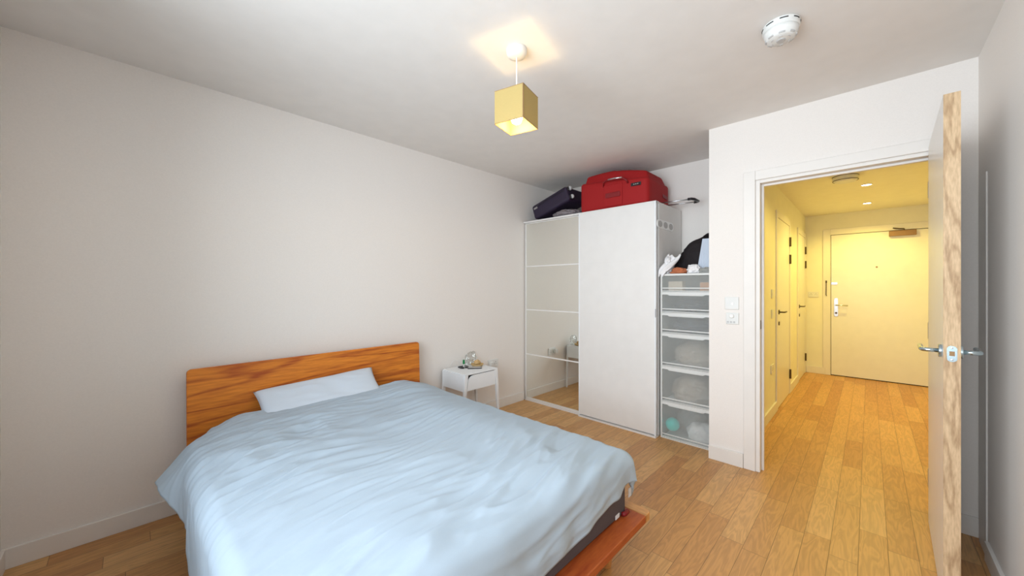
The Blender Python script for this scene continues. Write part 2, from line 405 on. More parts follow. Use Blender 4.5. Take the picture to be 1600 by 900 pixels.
# ---------------------------------------------------------------- hall doors
def face_lever(parent, origin, along, out, m='hinge_dark', plate=False):
    """lever on a hall door; along = direction of the bar, out = out of the door"""
    o = Vector(origin); a = Vector(along); n = Vector(out)
    bm = nb(); tube(bm, [o, o + n * .008], .024, 20); finish(bm, 'handle_rose', m, parent)
    bm = nb(); tube(bm, [o, o + n * .045, o + n * .052 + a * .012, o + n * .052 + a * .12], .008, 10); finish(bm, 'lever_handle', m, parent, smooth=True)
def hall_door(n, x0, x1, hx):
    t = thing('hall_door', n, 'door', (x0, YH, 0))
    bm = nb()
    bx(bm, x0 - .07, x0, YH - .014, YH, 0, 2.09); bx(bm, x1, x1 + .07, YH - .014, YH, 0, 2.09); bx(bm, x0, x1, YH - .014, YH, 2.02, 2.09)
    finish(bm, 'door_frame', 'trim_paint', t, bevel=.003)
    box('door_panel', 'white_gloss', x0 + .004, x1 - .004, YH - .008, YH - .001, .008, 2.016, parent=t)
    box('door_gap', 'dark_gap', x0, x1, YH - .0012, YH - .0004, 0, 2.02, parent=t)
    for z in (.24, 1.62, 1.83):
        bm = nb(); tube(bm, [(x1 - .004, YH - .016, z - .055), (x1 - .004, YH - .016, z + .055)], .012, 8); finish(bm, 'hinge', 'hinge_dark', t)
    face_lever(t, (x0 + .065, YH - .008, 1.02), (1, 0, 0), (0, -1, 0))
    bm = nb(); tube(bm, [(x0 + .065, YH - .008, .90), (x0 + .065, YH - .016, .90)], .02, 14); finish(bm, 'lock_escutcheon', 'hinge_dark', t)
hall_door('closed white door on the hall left wall, nearer to the bedroom', 4.73, 5.53, 0)
hall_door('closed white door on the hall left wall, in the far corner by the entrance', 6.32, 7.03, 0)

et = thing('entrance_door', 'wide white entrance door at the end of the hall with closer and peephole', 'door', (XE, -.07, 0))
EY0, EY1 = -.55, .406
bm = nb(); bx(bm, XE - .014, XE, EY1, EY1 + .085, 0, 2.13); bx(bm, XE - .014, XE, EY0 - .085, EY0, 0, 2.13); bx(bm, XE - .014, XE, EY0, EY1, 2.045, 2.13)
finish(bm, 'door_frame', 'trim_paint', et, bevel=.003)
box('door_gap', 'dark_gap', XE - .0015, XE - .0005, EY0, EY1, 0, 2.045, parent=et)
box('door_panel', 'white_gloss', XE - .009, XE - .002, EY0 + .005, EY1 - .006, .012, 2.038, parent=et)
dc = box('door_closer', 'brass_brown', XE - .06, XE - .009, -.44, -.19, 1.965, 2.035, parent=et, bevel=.004)
bm = nb(); tube(bm, [(XE - .035, -.33, 2.035), (XE - .035, -.33, 2.055), (XE - .05, -.28, 2.06), (XE - .02, -.23, 2.075)], .008, 8); finish(bm, 'closer_arm', 'hinge_dark', et)
bm = nb(); prism(bm, rrect(.325, .365, .86, 1.125, .018), 'x', XE - .018, XE - .009); finish(bm, 'handle_plate', 'steel', et)
bm = nb(); tube(bm, [(XE - .015, .345, 1.025), (XE - .06, .345, 1.025), (XE - .068, .33, 1.025), (XE - .068, .215, 1.022)], .009, 10); finish(bm, 'lever_handle', 'steel', et, smooth=True)
bm = nb(); tube(bm, [(XE - .018, .345, .91), (XE - .024, .345, .91)], .014, 14); finish(bm, 'keyhole_cylinder', 'hinge_dark', et)
bm = nb(); tube(bm, [(XE - .010, -.074, 1.56), (XE - .005 - .01, -.074, 1.56)], .011, 14); finish(bm, 'peephole', 'brass_brown', et)
box('chain_plate', 'steel', XE - .016, XE - .009, .33, .40, 1.32, 1.355, parent=et, bevel=.002)
bm = nb(); bx(bm, XE - .02, XE - .014, .445, .462, 1.345, 1.38)
tube(bm, [(XE - .022, .4535, 1.37), (XE - .024, .4535, 1.30), (XE - .022, .455, 1.17), (XE - .02, .448, 1.155)], .005, 8); finish(bm, 'door_chain', 'hinge_dark', et)

# wall plates
def plate(name, label, cat, c, n, w=.086, h=.086, m='white_plastic', detail=None, group=None):
    """n: 'x' faces -X, 'y' faces -Y"""
    t = thing(name, label, cat, c, group)
    x, y, z = c
    if n == 'x': box('face_plate', m, x - .009, x, y - w / 2, y + w / 2, z - h / 2, z + h / 2, parent=t, bevel=.003)
    else: box('face_plate', m, x - w / 2, x + w / 2, y - .009, y, z - h / 2, z + h / 2, parent=t, bevel=.003)
    if detail == 'rocker' and n == 'x': box('rocker', 'white_gloss', x - .012, x - .009, y - .014, y + .006, z - .014, z + .008, parent=t, bevel=.001)
    if detail == 'rocker' and n == 'y': box('rocker', 'white_gloss', x - .012, x + .012, y - .012, y - .009, z - .014, z + .014, parent=t, bevel=.001)
    if detail == 'thermo':
        bm = nb(); lathe(bm, [(.016, 0), (.016, .006), (.013, .010)], 24, Matrix.Translation((x - .009, y + .004, z + .018)) @ Matrix.Rotation(-PI / 2, 4, 'Y')); finish(bm, 'dial', 'white_gloss', t)
        for k in range(3): box('button', 'grey_plastic', x - .011, x - .009, y + .022 - k * .02, y + .034 - k * .02, z - .032, z - .020, parent=t)
    if detail == 'socket':
        for k in (-1, 1):
            for dx, dz, ww, hh in ((0, .012, .004, .009), (-.011, -.006, .007, .004), (.011, -.006, .007, .004)):
                if n == 'y': box('pin_slot', 'dark_gap', x + k * w * .24 + dx - ww / 2, x + k * w * .24 + dx + ww / 2, y - .0098, y - .0088, z + dz - hh / 2, z + dz + hh / 2, parent=t)
                else: box('pin_slot', 'dark_gap', x - .0098, x - .0088, y + k * w * .24 + dx - ww / 2, y + k * w * .24 + dx + ww / 2, z + dz - hh / 2, z + dz + hh / 2, parent=t)
    return t
plate('light_switch', 'square white light switch beside the doorway, the upper of two plates', 'light switch', (XC, .717, 1.170), 'x', w=.09, h=.09, detail='rocker')
plate('thermostat', 'square white heating control with small buttons, just below the light switch', 'thermostat', (XC, .713, 1.060), 'x', w=.082, h=.082, detail='thermo')
so = plate('wall_socket', 'white double socket on the wall beside the white bedside table', 'socket', (2.645, YA, .487), 'y', w=.146, h=.086, detail='socket')
pg = thing('wall_plug', 'small white plug pushed into the socket behind the bedside table', 'plug', (2.60, YA - .009, .487))
box('plug_body', 'white_plastic', 2.578, 2.622, YA - .045, YA - .010, .465, .512, parent=pg, bevel=.006)
plate('light_switch', 'upper switch plate on the hall left wall before the nearer hall door', 'light switch', (4.46, YH, 1.22), 'y', detail='rocker')
plate('light_switch', 'lower switch plate on the hall left wall before the nearer hall door', 'light switch', (4.46, YH, 1.02), 'y', detail='rocker')
plate('wall_socket', 'low socket plate on the hall left wall near the floor', 'socket', (4.46, YH, .47), 'y', w=.146, detail='socket')
plate('wall_socket', 'socket plate on the end wall of the hall left of the entrance door', 'socket', (XE, .60, 1.175), 'x', w=.12, h=.08, detail='socket')

# ---------------------------------------------------------------- smoke detectors
def detector(label, c, r, h, slots=True):
    t = thing('smoke_detector', label, 'smoke detector', c)
    x, y, z = c
    bm = nb(); lathe(bm, [(r * .92, 0), (r, -.004), (r, -h * .38), (r * .93, -h * .45)], 40, Matrix.Translation(c)); finish(bm, 'base', 'white_plastic', t, smooth=False)
    bm = nb(); lathe(bm, [(r * .95, -h * .40), (r * .92, -h * .62), (r * .80, -h * .9), (r * .66, -h), (.002, -h * 1.01)], 40, Matrix.Translation(c)); finish(bm, 'cover', 'white_plastic', t, smooth=True)
    if slots:
        def ring(rr, zz, k, span, th, n=8, a0=0, tilt=0):
            for i in range(k):
                bm = nb(); m = a0 + i * 2 * PI / k
                pts = [(x + rr * math.cos(m + span * (j / 5 - .5)), y + rr * math.sin(m + span * (j / 5 - .5)), z + zz) for j in range(6)]
                tube(bm, pts, th, 6); finish(bm, 'vent_slot', 'dark_gap' if tilt else 'grey_plastic', t)
        ring(r * .995, -.012, 8, .45, .0026, a0=.3, tilt=1)
        ring(r * .80, -h * .9, 8, .40, .0035, a0=.2)
        ring(r * .52, -h * 1.0, 6, .40, .0022, a0=.1)
        bm = nb(); lathe(bm, [(r * .25, -h * 1.0), (r * .25, -h * 1.04), (r * .2, -h * 1.06)], 16, Matrix.Translation(c)); finish(bm, 'test_button', 'grey_plastic', t)
detector('round white vented smoke detector on the bedroom ceiling', (2.045, .287, H), .070, .072)
t = thing('smoke_detector', 'round cream smoke detector on the hall ceiling', 'smoke detector', (4.77, .165, HH))
bm = nb(); lathe(bm, [(.09, 0), (.095, -.004), (.092, -.04), (.075, -.055), (.002, -.056)], 36, Matrix.Translation((4.77, .165, HH))); finish(bm, 'cover', 'white_plastic', t)
bm = nb(); tube(bm, [(4.77 + .095 * math.cos(a), .165 + .095 * math.sin(a), HH - .004) for a in [2 * PI * i / 36 for i in range(37)]], .003, 6); finish(bm, 'shadow_gap_ring', 'hinge_dark', t)
bm = nb(); tube(bm, [(4.77 + .0935 * math.cos(a), .165 + .0935 * math.sin(a), HH - .042) for a in [2 * PI * i / 36 for i in range(37)]], .003, 6); finish(bm, 'rim_ring', 'hinge_dark', t)

# hall downlights (two in view, the others nearer and out of view)
for i, (x, y) in enumerate(((5.31, .02), (6.48, .02), (4.14, .02))):
    lab = ('round recessed ceiling downlight in the hall, the nearer one', 'round recessed ceiling downlight in the hall, the farther one', 'round recessed ceiling downlight over the near end of the hall')[i]
    t = thing('downlight', lab, 'downlight', (x, y, HH), 'hall downlights')
    bm = nb(); tube(bm, [(x + .042 * math.cos(a), y + .042 * math.sin(a), HH - .003) for a in [2 * PI * k / 28 for k in range(29)]], .005, 8); finish(bm, 'bezel', 'white_gloss', t)
    bm = nb(); lathe(bm, [(.036, -.001), (.036, -.004), (.001, -.0045)], 24, Matrix.Translation((x, y, HH))); finish(bm, 'lens', 'spot_glow', t)
    l = bpy.data.lights.new('downlight_lamp', 'SPOT'); l.energy = HALL_E * (1.5, 1.5, .7)[i]; l.color = HALL_COL; l.spot_size = 2.7; l.spot_blend = .6; l.shadow_soft_size = .04
    lo = bpy.data.objects.new('downlight_lamp', l); COL.objects.link(lo); lo.location = (0, 0, -.02); lo.parent = t

# ---------------------------------------------------------------- pendant lamp
PX, PY = 1.343, 1.267
t = thing('pendant_lamp', 'hanging ceiling lamp with a cream fabric cube shade, lit', 'pendant lamp', (PX, PY, H))
bm = nb(); lathe(bm, [(.050, 0), (.052, -.003), (.050, -.022), (.044, -.034), (.02, -.040), (.006, -.041)], 36, Matrix.Translation((PX, PY, H))); finish(bm, 'ceiling_rose', 'white_plastic', t, smooth=True)
bm = nb(); tube(bm, [(PX, PY, H - .04), (PX, PY, 2.20)], .003, 8); finish(bm, 'flex', 'white_plastic', t)
bm = nb(); lathe(bm, [(.008, 2.225), (.017, 2.215), (.019, 2.175), (.015, 2.170)], 20, Matrix.Translation((PX, PY, 0))); finish(bm, 'bulb_holder', 'bulb_holder', t)
sa = math.atan2(.039, .155)
S = .0795; Z0, Z1 = 2.090, 2.250
SM = Matrix.Translation((PX, PY, 0)) @ Matrix.Rotation(sa, 4, 'Z')
bm = nb(); q = [(-S, -S), (S, -S), (S, S), (-S, S)]
lo = [bm.verts.new(SM @ Vector((a, b, Z0))) for a, b in q]; up = [bm.verts.new(SM @ Vector((a, b, Z1))) for a, b in q]
for k in range(4): bm.faces.new((lo[k], lo[(k + 1) % 4], up[(k + 1) % 4], up[k]))
sh = finish(bm, 'lamp_shade', 'shade_fabric', t)
sd = sh.modifiers.new('thick', 'SOLIDIFY'); sd.thickness = .0012
bm = nb()
for zz in (Z0, Z1):
    for k in range(4): tube(bm, [SM @ Vector((*q[k], zz)), SM @ Vector((*q[(k + 1) % 4], zz))], .0016, 6)
tube(bm, [SM @ Vector((-S, -S, Z0)), SM @ Vector((-S, -S, Z1))], .003, 6)
finish(bm, 'shade_trim', 'brass_brown', t)
bm = nb()
for k in (0, 1): tube(bm, [SM @ Vector((*q[k], Z1 - .004)), SM @ Vector((*q[k + 2], Z1 - .004))], .0012, 6)
finish(bm, 'shade_carrier', 'white_metal', t)
bm = nb(); lathe(bm, [(.012, 2.172), (.020, 2.160), (.029, 2.140), (.030, 2.130), (.024, 2.112), (.012, 2.103), (.001, 2.101)], 20, Matrix.Translation((PX, PY, 0))); finish(bm, 'bulb', 'bulb_glow', t, smooth=True)
pl = point('pendant_bulb', (PX, PY, 2.118), LAMP_E, LAMP_COL, .034)

# ---------------------------------------------------------------- wardrobe
WX, WY0_, WY1_, WH = 3.11, 1.305, 2.83, 2.022
wt = thing('wardrobe', 'tall white sliding-door wardrobe with a mirrored left door', 'wardrobe', (WX, (WY0_ + WY1_) / 2, 0))
bm = nb()
bx(bm, WX + .062, 3.70, WY0_, WY0_ + .02, 0, WH); bx(bm, WX + .062, 3.70, WY1_ - .02, WY1_, 0, WH)
bx(bm, WX + .062, 3.70, WY0_ + .02, WY1_ - .02, WH - .02, WH - .002); bx(bm, WX + .062, 3.70, WY0_ + .02, WY1_ - .02, .04, .06); bx(bm, 3.685, 3.70, WY0_ + .02, WY1_ - .02, .06, WH - .02)
finish(bm, 'carcass', 'white_board', wt)
box('top_rail', 'white_board', WX + .004, WX + .062, WY0_, WY1_, WH - .012, WH + .004, parent=wt)
YM = 2.085
# mirrored door, slightly behind
fr = .012
d1 = box('mirror_door', 'white_board', WX + .040, WX + .060, YM - .03, WY1_ - .004, .022, WH - .014, parent=wt)
box('mirror', 'mirror_glass', WX + .036, WX + .0395, YM - .03, WY1_ - .014, .034, WH - .022, parent=d1)
bm = nb()
bx(bm, WX + .028, WX + .042, WY1_ - .016, WY1_ - .004, .022, WH - .014); bx(bm, WX + .028, WX + .042, YM - .03, YM + .004, .022, WH - .014)
bx(bm, WX + .028, WX + .042, YM - .03, WY1_ - .016, .016, .036); bx(bm, WX + .028, WX + .042, YM - .03, WY1_ - .016, WH - .022, WH - .014)
for z in (.526, 1.030, 1.52): bx(bm, WX + .031, WX + .042, YM - .03, WY1_ - .016, z - .006, z + .006)
finish(bm, 'mirror_frame', 'white_gloss', d1)
# plain door in front
d2 = thing_d2 = box('sliding_door', 'white_gloss', WX + .004, WX + .022, WY0_ + .012, YM - .010, .024, WH - .012, parent=wt, bevel=.001)
for z in (.526, 1.030, 1.52): box('panel_seam', 'white_board', WX + .0032, WX + .0042, WY0_ + .012, YM - .010, z - .0015, z + .0015, parent=d2)
bm = nb()
bx(bm, WX, WX + .026, WY0_, WY0_ + .014, .016, WH); bx(bm, WX, WX + .026, YM - .012, YM, .016, WH)
finish(bm, 'door_frame', 'white_metal', d2, bevel=.002)
box('pull_strip', 'steel', WX - .003, WX + .004, WY0_ - .001, WY0_ + .006, 1.03, 1.10, parent=d2)
box('bottom_track', 'white_gloss', WX - .006, WX + .024, WY0_, YM, .0, .015, parent=wt)
box('bottom_track', 'white_gloss', WX + .0245, WX + .062, WY0_, WY1_, .0, .015, parent=wt)
hm = thing('hook_plate', 'oblong white plate with three grey discs on the wardrobe side panel', 'plate', (3.305, WY0_, 1.835))
bm = nb(); prism(bm, rrect(3.13, 3.49, 1.797, 1.873, .037, 8), 'y', WY0_ - .004, WY0_); finish(bm, 'face_plate', 'bright_white', hm)
for k in range(3):
    bm = nb(); c = 3.19 + k * .12
    for_pts = [(c + .045 * math.cos(2 * PI * i / 24), 1.835 + .028 * math.sin(2 * PI * i / 24)) for i in range(24)]
    prism(bm, for_pts, 'y', WY0_ - .0055, WY0_ - .004); finish(bm, 'disc', 'grey_plastic', hm)

# ---------------------------------------------------------------- stack of frosted drawer units
DX, DY0, DY1 = 3.172, .876, 1.288
levels = [(.0, .306), (.306, .606), (.606, .888), (.888, 1.064), (1.064, 1.240), (1.240, 1.400)]
dl = ['frosted plastic drawer unit at the bottom of the stack, teal ball inside',
      'frosted plastic drawer unit, second from the floor in the stack', 'frosted plastic drawer unit, third from the floor in the stack',
      'shallow frosted drawer unit, fourth from the floor, dark clothes inside', 'shallow frosted drawer unit just below the topmost one',
      'shallow frosted drawer unit topmost of its stack, small boxes inside']
for i, (a, b) in enumerate(levels):
    t = thing('drawer_unit', dl[i], 'drawer unit', (DX, (DY0 + DY1) / 2, a), 'stacked frosted drawer units beside the wardrobe')
    z0, z1 = a, b - .001
    bm = nb()
    bx(bm, DX, DX + .44, DY0, DY0 + .004, z0, z1); bx(bm, DX, DX + .44, DY1 - .004, DY1, z0, z1); bx(bm, DX + .436, DX + .44, DY0 + .004, DY1 - .004, z0, z1)
    finish(bm, 'side_panels', 'frosted_plastic', t)
    bm = nb()
    bx(bm, DX - .002, DX + .44, DY0 + .004, DY1 - .004, z1 - .006, z1); bx(bm, DX - .002, DX + .44, DY0 + .004, DY1 - .004, z0, z0 + .004)
    bx(bm, DX - .004, DX + .012, DY0, DY1, z1 - .016, z1); bx(bm, DX - .004, DX + .012, DY1 - .012, DY1, z0, z1 - .016); bx(bm, DX - .004, DX + .012, DY0, DY0 + .012, z0, z1 - .016)
    bx(bm, DX - .004, DX + .012, DY0 + .012, DY1 - .012, z0, z0 + .008)
    finish(bm, 'frame', 'white_plastic', t)
    dr = box('drawer', 'frosted_plastic', DX, DX + .004, DY0 + .014, DY1 - .014, z0 + .010, z1 - .018, parent=t)
    bm = nb(); bx(bm, DX - .004, DX, DY0 + .014, DY1 - .014, z0 + .034, z0 + .042); bx(bm, DX - .003, DX, DY0 + .014, DY1 - .014, z0 + .012, z0 + .017)
    finish(bm, 'drawer_lip', 'white_plastic', dr)
    if i < 5:
        bm = nb(); prism(bm, [(DY0 + .06, z1 - .017), (DY1 - .06, z1 - .017), (DY1 - .075, z1 - .024), (DY0 + .075, z1 - .024)], 'x', DX - .008, DX + .004); finish(bm, 'pull_handle', 'white_plastic', dr)
    bm = nb(); bx(bm, DX + .006, DX + .42, DY0 + .016, DY1 - .016, z0 + .010, z0 + .013); finish(bm, 'drawer_base', 'white_plastic', dr)

# crumpled cloth blobs
def crumple(name, m, c, size, seed, amp=.25, freq=2.2, label=None, cat=None, group=None, rot=0, fn=None, sharp=1.0, floor=None, sub=5):
    bm = nb(); bmesh.ops.create_icosphere(bm, subdivisions=sub, radius=1)
    off = Vector((seed * 3.1, seed * 1.7, seed * 5.3)); R = Matrix.Rotation(rot, 4, 'Z')
    for v in bm.verts:
        p = v.co.copy(); n = noise.noise(p * freq + off)
        rdg = 1 - abs(noise.noise(p * freq * 1.6 + off * 2)) * 2 * sharp
        d = 1 + amp * n + amp * .55 * rdg + amp * .2 * noise.noise(p * freq * 5 + off)
        p = p * d
        p = Vector((p.x * size[0], p.y * size[1], p.z * size[2]))
        if fn: p = fn(p)
        p = R @ p + Vector(c)
        if floor is not None: p.z = max(p.z, floor + .001 + .0008 * noise.noise(p * 30))
        v.co = p
    o = finish(bm, name, m, smooth=True, origin=(c[0], c[1], floor if floor is not None else c[2]))
    if label: tag(o, label, cat, group)
    return o
# things inside the drawers
bm = nb(); bmesh.ops.create_uvsphere(bm, u_segments=28, v_segments=18, radius=.055, matrix=Matrix.Translation((DX + .062, 1.212, .013 + .098)))
tag(finish(bm, 'ball', 'teal_plastic', smooth=True, origin=(DX + .062, 1.212, .059)), 'teal ball in the lowest drawer, seen through frosted plastic', 'ball')
crumple('folded_cloth', 'white_cloth', (DX + .12, 1.00, .07), (.080, .10, .085), 3, .2, label='white cloth bundled in the lowest drawer beside the teal ball', cat='cloth', floor=.014)
crumple('clothes_bundle', 'grey_cloth', (DX + .30, 1.14, .11), (.09, .11, .12), 4, .2, label='grey clothes behind the teal ball in the lowest drawer', cat='clothes', floor=.014)
crumple('clothes_bundle', 'beige_clothes', (DX + .2, 1.08, .40), (.16, .16, .12), 5, .15, label='beige clothes filling the second drawer from the floor', cat='clothes', floor=.320)
crumple('clothes_bundle', 'beige_clothes', (DX + .2, 1.06, .70), (.16, .16, .12), 6, .15, label='beige clothes filling the third drawer from the floor', cat='clothes', floor=.620)
crumple('clothes_bundle', 'dark_clothes', (DX + .2, 1.08, .96), (.17, .16, .055), 7, .15, label='dark clothes filling the fourth drawer from the floor', cat='clothes', floor=.902)
crumple('clothes_bundle', 'dark_clothes', (DX + .2, 1.08, 1.13), (.17, .15, .045), 8, .15, label='dark clothes filling the drawer just below the topmost one', cat='clothes', floor=1.078)
tag(box('carton', 'beige_box', DX + .03, DX + .10, 1.12, 1.235, 1.254, 1.335, origin=(DX + .06, 1.18, 1.254), bevel=.003), 'pale small box at the left inside the topmost drawer', 'box')
tag(box('carton', 'orange_box', DX + .05, DX + .12, .92, .99, 1.254, 1.325, origin=(DX + .08, .95, 1.254), bevel=.003), 'orange small box at the right inside the topmost drawer', 'box')

# things on top of the drawers
T = 1.400
def lean(p): return Vector((p.x, p.y + .10 * max(-1, -p.z / .09) * 0, p.z))
crumple('white_garment', 'white_cloth', (3.25, 1.250, 1.47), (.060, .032, .082), 11, .28, label='crumpled white garment with small marks on the drawers against the wardrobe', cat='garment', floor=T)
def drape(u, v):   # garment tail that slides down over the front left corner of the drawers
    return None
tg = COL.objects[-1] if False else None
gp = bpy.data.objects[-1] if False else None
wg = [o for o in COL.objects if o.name.startswith('white_garment')][0]
bm = nb(); N = 22; grid = []
for i in range(N + 1):
    row = []
    for j in range(13):
        s = i / N; r = j / 12
        y = 1.296 - .012 * math.sin(s * 3) + .0 - r * .11 * (1 - s * .35) + .05 * s * 0
        y = lerp(1.24, 1.298, sstep(0, 1, s)) - r * .10 * (1 - .55 * s) + .006
        z = lerp(1.555, 1.385, s) + .014 * math.sin(r * 9 + s * 4)
        x = lerp(3.255, 3.158, sstep(.0, .75, s)) + .012 * math.sin(r * 11 + s * 6) - (.0 if z > T else 0)
        if z < T + .02: x = min(x, 3.160)
        row.append(bm.verts.new((x, min(y, 1.2995), z)))
    grid.append(row)
for i in range(N):
    for j in range(12): bm.faces.new((grid[i][j], grid[i][j + 1], grid[i + 1][j + 1], grid[i + 1][j]))
finish(bm, 'garment_sleeve', 'white_cloth', wg, smooth=True, solid=.004)
crumple('orange_scarf', 'orange_cloth', (3.206, 1.150, T + .018), (.028, .055, .030), 12, .35, label='bunched orange patterned scarf at the front edge of the drawer top', cat='scarf', floor=T)
crumple('dark_garment', 'black_fabric', (3.265, 1.15, T + .012), (.022, .10, .022), 13, .3, label='black garment under the orange scarf on the drawers', cat='garment', floor=T)
crumple('white_towel', 'white_cloth', (3.215, 1.035, T + .028), (.034, .046, .040), 14, .35, label='small white cloth between orange scarf and grey garment on the drawers', cat='cloth', floor=T)
crumple('grey_garment', 'grey_cloth', (3.205, .940, T + .014), (.030, .050, .026), 15, .35, label='grey crumpled garment at the front right of the drawer top', cat='garment', floor=T)
# black bag: leaning arch
bm = nb(); bmesh.ops.create_icosphere(bm, subdivisions=5, radius=1)
for v in bm.verts:
    p = v.co.copy(); off = Vector((4, 2, 9))
    d = 1 + .05 * noise.noise(p * 2.5 + off) + .07 * (1 - 2 * abs(noise.noise(p * 4 + off)))
    x = 3.385 + p.x * .075 * d; y = .925 + p.y * .318 * d; z = T + max(0, p.z + .02) * .318 * d * (1 - .10 * max(0, p.y))
    z += .02 * math.sin(y * 30) * (p.x < 0) * max(0, p.z) * .3
    if p.z < 0: z = T + .002
    z += .0
    v.co = (x, max(y, .885 + .004 * p.z), z)
bg_ = tag(finish(bm, 'black_bag', 'black_fabric', smooth=True, origin=(3.40, .95, T)), 'soft black bag arched up at the back of the drawer top', 'bag')
bm = nb(); tube(bm, [(3.36, 1.00, 1.712), (3.35, .97, 1.728), (3.35, .93, 1.732), (3.35, .895, 1.722)], .009, 8); finish(bm, 'bag_strap', 'black_fabric', bg_, smooth=True)
# pale blue ribbed panel leaning
bm = nb(); pf = []
n = 22
for k in range(n + 1): pf.append((.878 + .115 * k / n, .0025 * (k % 2)))
bmx = []
for (y, dx) in pf:
    bmx.append([bm.verts.new((3.262 + dx, y + .034 , T + .048)), bm.verts.new((3.282 + dx, y - .004, T + .285)), bm.verts.new((3.300, y - .004, T + .285)), bm.verts.new((3.280, y + .034, T + .048))])
for A, B in zip(bmx, bmx[1:]):
    for k in range(4): bm.faces.new((A[k], A[(k + 1) % 4], B[(k + 1) % 4], B[k]))
bm.faces.new(bmx[0]); bm.faces.new(bmx[-1][::-1])
for v in bm.verts:
    v.co.y = max(v.co.y, .879)
    if v.co.z < T + .1: v.co.z = T + .003
tag(finish(bm, 'ribbed_board', 'paleblue_board', origin=(3.28, .93, T)), 'pale blue ribbed board leaning on the black bag at the wall', 'board')

# ---------------------------------------------------------------- suitcases on the wardrobe
WT = WH + .005
rs = thing('suitcase', 'large red soft suitcase lying flat on the wardrobe', 'suitcase', (3.40, 1.75, WT))
def softbox(x0, x1, y0, y1, z0, z1, bev, fn, seg=4, cuts=8):
    bm = nb(); bx(bm, x0, x1, y0, y1, z0, z1)
    bmesh.ops.recalc_face_normals(bm, faces=bm.faces)
    bmesh.ops.bevel(bm, geom=list(bm.edges), offset=bev, segments=seg, affect='EDGES', profile=.5)
    bmesh.ops.subdivide_edges(bm, edges=[e for e in bm.edges if e.calc_length() > .06], cuts=cuts, use_grid_fill=True)
    for v in bm.verts: v.co = Vector(fn(v.co))
    return bm
def redtop(y): return lerp(.78, 1.0, max(0, min(1, (y - 1.38) / .7)))
def fbody(p):
    z = WT + (p.z - WT) * redtop(p.y)
    cx = (p.x - 3.40) / .23
    return (p.x - .012 * math.sin((p.y - 1.39) / .70 * PI) * (1 if p.x < 3.4 else -1), p.y, max(z, WT + .001))
bm = softbox(3.155, 3.625, 1.392, 2.098, WT, WT + .300, .035, fbody); finish(bm, 'body', 'red_fabric', rs, smooth=True)
def ftop(p):
    y = p.y; k = (p.z - (WT + .27)) / .10
    base = WT + .300 * redtop(y)
    z = base - .02 + (p.z - (WT + .27)) * (1 - .18 * (1 - (y - 1.4) / .68) * 0)
    z += .030 * k * math.sin((y - 1.40) / .68 * PI) - .016 * k
    return (p.x + .03 * k * (1 if p.x < 3.4 else -1), y + .03 * k * (1 if y < 1.75 else -.4), z)
bm = softbox(3.195, 3.600, 1.405, 2.075, WT + .27, WT + .385, .022, ftop); tp = finish(bm, 'front_pocket', 'red_fabric', rs, smooth=True)
bm = nb()
for zz in (.295,):
    pts = [(3.168, 2.06, 0), (3.160, 1.9, 0), (3.150, 1.75, 0), (3.160, 1.6, 0), (3.172, 1.43, 0)]
    tube(bm, [(x - .004, y, WT + (zz - .035) * redtop(y)) for x, y, _ in pts], .004, 6)
finish(bm, 'zip', 'red_trim', rs, smooth=True)
bm = nb(); bx(bm, 3.138, 3.150, 1.63, 1.82, WT + .02, WT + .225); finish(bm, 'side_panel', 'red_fabric', rs, bevel=.005)
bm = nb(); bx(bm, 3.131, 3.139, 1.65, 1.80, WT + .10, WT + .145); finish(bm, 'side_pocket_flap', 'red_trim', rs, bevel=.003)
hz = WT + .235
bm = nb(); tube(bm, [(3.146, 1.825, hz - .018), (3.128, 1.815, hz + .012), (3.118, 1.79, hz + .026), (3.116, 1.70, hz + .024), (3.118, 1.61, hz + .018), (3.128, 1.585, hz - .002), (3.146, 1.575, hz - .03)], .008, 10); ch = finish(bm, 'carry_handle', 'red_trim', rs, smooth=True)
bm = nb(); tube(bm, [(3.113, 1.76, hz + .030), (3.111, 1.70, hz + .030), (3.113, 1.62, hz + .024)], .0075, 8); finish(bm, 'handle_grip', 'steel', ch, smooth=True)
bm = nb(); bx(bm, 3.146, 3.153, 1.455, 1.550, WT + .168, WT + .198); lg = finish(bm, 'badge', 'black_plastic', rs, bevel=.002)
for k in range(3): box('badge_letter', 'steel', 3.1445, 3.1462, 1.478 + k * .018, 1.488 + k * .018, WT + .179, WT + .188, parent=lg)
bm = nb(); prism(bm, [(3.46, WT + .10), (3.57, WT + .09), (3.57, WT + .12), (3.46, WT + .13)], 'y', 1.386, 1.394); finish(bm, 'side_grip', 'red_trim', rs)
bm = nb()
for x in (3.40, 3.54): tube(bm, [(x, 1.42, WT + .035), (x, 1.135, WT + .028)], .006, 8)
te = finish(bm, 'telescopic_handle', 'steel', rs, smooth=True)
bm = nb(); tube(bm, [(3.39, 1.14, WT + .028), (3.395, 1.112, WT + .028), (3.42, 1.095, WT + .026), (3.52, 1.095, WT + .026), (3.545, 1.112, WT + .028), (3.55, 1.14, WT + .028)], .012, 10); finish(bm, 'pull_grip', 'black_plastic', te, smooth=True)

